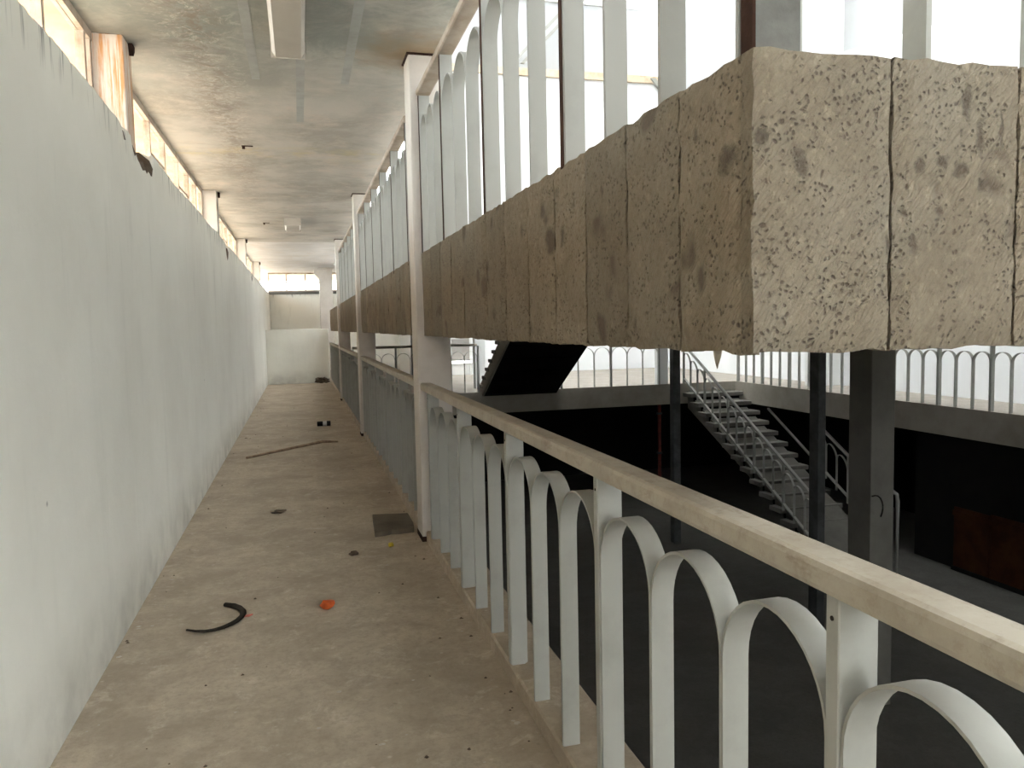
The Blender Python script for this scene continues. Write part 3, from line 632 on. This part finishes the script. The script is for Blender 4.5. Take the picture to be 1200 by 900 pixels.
# torn cloth tip hanging at the far edge of the upper floor
bm = bmesh.new(); rows = 9; L = []
for i in range(rows):
    t_ = i/(rows-1); w = 0.10*(1-max(0, (t_-0.62)/0.38)**1.5)+0.004
    L.append([bm.verts.new((w*(k/3-0.5)*2+0.03*math.sin(3*t_), 0.02*math.sin(4*k+3*t_), -0.98*t_)) for k in range(4)])
for A, B in zip(L, L[1:]):
    for k in range(3): bm.faces.new((A[k], A[k+1], B[k+1], B[k]))
bmesh.ops.solidify(bm, geom=bm.faces[:], thickness=0.006)
tag(obj('torn_cloth', bm, 'cloth', loc=(8.36, 14.735, UPB+0.03), smooth=True), 'torn beige cloth tip hanging above the downward stairs', 'cloth')

# ------------------------------------------------------------------ ceiling lamps
def batten(label, y0, y1, xc, w0, w1, h):
    r = thing('ceiling_lamp', label, 'lamp', (xc, y0, CE))
    bm = bmesh.new(); prism(bm, [(-w0/2, 0), (w0/2, 0), (w1/2, -h*0.7), (w1/2-0.02, -h), (-w1/2+0.02, -h), (-w1/2, -h*0.7)], 1, 0.0, y1-y0); df = obj('diffuser', bm, 'plastic', r)
    for y in (0.0, y1-y0): bobj('end_cap', (-w0/2-0.004, w0/2+0.004, y-0.006, y+0.006, -h-0.003, 0), 'plastic', df)
    return r
batten('long yellowed box lamp on the near ceiling', 3.6, 4.97, 0.0, 0.19, 0.185, 0.10)
batten('small box lamp farther down the corridor ceiling', 12.7, 13.5, -0.04, 0.24, 0.24, 0.11)
for (x, y, lab) in ((-0.40, 7.81, 'small dark metal hook on the ceiling, the nearer of two'), (-0.445, 13.29, 'small dark metal hook on the ceiling near the far box lamp')):
    k = thing('ceiling_hook', lab, 'hook', (x, y, CE)); bobj('plate', (-0.05, 0.05, -0.012, 0.012, -0.006, 0), 'darkrust', k); bobj('lug', (-0.045, -0.02, -0.008, 0.008, -0.03, -0.006), 'darkrust', k)

# ------------------------------------------------------------------ litter on the walkway floor
def lump(name, label, cat, loc, size, mat, seed, sub=2, rz=0, rough=0.25):
    rr = random.Random(seed); bm = bmesh.new(); bmesh.ops.create_icosphere(bm, subdivisions=sub, radius=1.0)
    for v in bm.verts:
        k = 1+rr.uniform(-rough, rough); v.co = Vector((v.co.x*size[0]*k, v.co.y*size[1]*k, max(-0.8, v.co.z)*size[2]*k))
    zmin = min(v.co.z for v in bm.verts)
    for v in bm.verts: v.co.z -= zmin
    return tag(obj(name, bm, mat, loc=loc, rot=(0, 0, rz)), label, cat)
bm = bmesh.new()
poly = [(0.43, 5.25), (0.50, 5.262), (0.545, 5.285), (0.60, 5.275), (0.70, 5.29), (0.715, 5.45), (0.715, 5.72), (0.60, 5.745), (0.46, 5.77)]
prism(bm, poly, 2, FL, FL+0.035); bmesh.ops.bevel(bm, geom=bm.edges[:], offset=0.004, segments=1, affect='EDGES')
tag(obj('broken_tile', bm, 'tile'), 'broken grey brown concrete tile lying at the foot of the nearest column', 'tile')
lump('orange_lump', 'small bright orange lump on the walkway floor', 'litter', (0.079, 3.975, FL), (0.034, 0.030, 0.022), 'orange', 3, rz=0.4)
lump('yellow_cap', 'tiny yellow plastic bit below the broken tile', 'litter', (0.506, 4.98, FL), (0.017, 0.02, 0.016), 'yellow', 4)
lump('red_scrap', 'tiny red scrap beside the curved dark strip', 'litter', (-0.30, 3.99, FL), (0.022, 0.013, 0.004), 'pink', 5, rz=0.6)
lump('dirt_clod', 'brown crumbly clod left of the yellow bit', 'litter', (0.265, 4.88, FL), (0.026, 0.022, 0.012), 'crumb', 6, rough=0.45)
lump('rubble_heap', 'dark rubble heap at the right foot of the low end wall', 'rubble', (0.50, 20.82, FL), (0.18, 0.12, 0.075), 'crumb', 8, sub=3, rough=0.3)
lump('leaf_litter', 'small brown leaf bits in the middle of the walkway', 'litter', (-0.21, 6.22, FL), (0.05, 0.04, 0.008), 'crumb', 9, rough=0.6)
cv = [(-0.565, 3.862), (-0.525, 3.832), (-0.481, 3.815), (-0.44, 3.82), (-0.402, 3.841), (-0.37, 3.875), (-0.346, 3.912), (-0.33, 3.955), (-0.324, 3.998), (-0.328, 4.045), (-0.347, 4.091), (-0.38, 4.135), (-0.422, 4.167)]
bm = bmesh.new(); tube(bm, [(x, y, FL+0.012) for x, y in cv], [0.006, 0.008, 0.010, 0.011, 0.012, 0.013, 0.013, 0.014, 0.015, 0.015, 0.016, 0.017, 0.014], 8, 0.7)
tag(obj('curved_strip', bm, 'black', smooth=True), 'curved dark rubber strip lying on the walkway floor', 'litter')
st = [(-0.615, 8.972), (-0.4, 9.21), (-0.164, 9.477), (0.03, 9.69), (0.216, 9.887), (0.30, 9.86), (0.397, 9.81)]
bm = bmesh.new(); tube(bm, [(x, y, FL+0.016) for x, y in st], [0.012, 0.014, 0.015, 0.016, 0.018, 0.014, 0.009], 8)
tag(obj('dry_stick', bm, 'stick', smooth=True), 'long thin dry stick lying across the walkway', 'stick')
cn = thing('tipped_can', 'black drinks can with bare metal band lying on its side by the stick', 'can', (0.287, 11.6, FL))
bm = bmesh.new(); tube(bm, [(-0.10, 0, 0.036), (-0.095, 0, 0.036), (-0.02, 0, 0.036)], [0.028, 0.035, 0.035], 14); obj('can_body', bm, 'can', cn, smooth=False)
bm = bmesh.new(); tube(bm, [(-0.02, 0, 0.036), (0.035, 0, 0.036)], 0.0355, 14); obj('metal_band', bm, 'tin', cn)
bm = bmesh.new(); tube(bm, [(0.035, 0, 0.036), (0.085, 0, 0.036), (0.09, 0, 0.036)], [0.037, 0.037, 0.03], 14); obj('can_end', bm, 'can', cn)
# dirt crumbs and plaster flakes strewn over the floor: nobody could count them
def strew(name, label, cat, mat, n, smin, smax, flat, seed):
    rr = random.Random(seed); bm = bmesh.new()
    for _ in range(n):
        x = rr.uniform(-0.80, 0.72); y = 1.6+19*rr.random()**1.6; s = rr.uniform(smin, smax)
        if rr.random() < 0.35: x = rr.choice((-0.82+abs(rr.gauss(0, .07)), 0.73-abs(rr.gauss(0, .05))))
        a = rr.uniform(0, 6.28); k = rr.uniform(0.5, 1)
        if 0.38 < x < 0.74 and 5.2 < y < 5.82: continue
        P = []
        for q in range(5): 
            t_ = a+q*1.2566+rr.uniform(-.3, .3); P.append((x+math.cos(t_)*s, y+math.sin(t_)*s*k))
        lo = [bm.verts.new((p[0], p[1], FL)) for p in P]; ap = bm.verts.new((x, y, FL+s*flat))
        for q in range(5): bm.faces.new((lo[q], lo[(q+1) % 5], ap))
    o = tag(obj(name, bm, mat), label, cat); o['kind'] = 'stuff'
strew('dirt_crumbs', 'brown dirt crumbs strewn over the walkway floor', 'dirt', 'crumb', 170, 0.003, 0.010, 0.8, 21)
strew('plaster_flakes', 'pale plaster flakes strewn over the walkway floor', 'plaster', 'flake', 130, 0.004, 0.014, 0.25, 22)
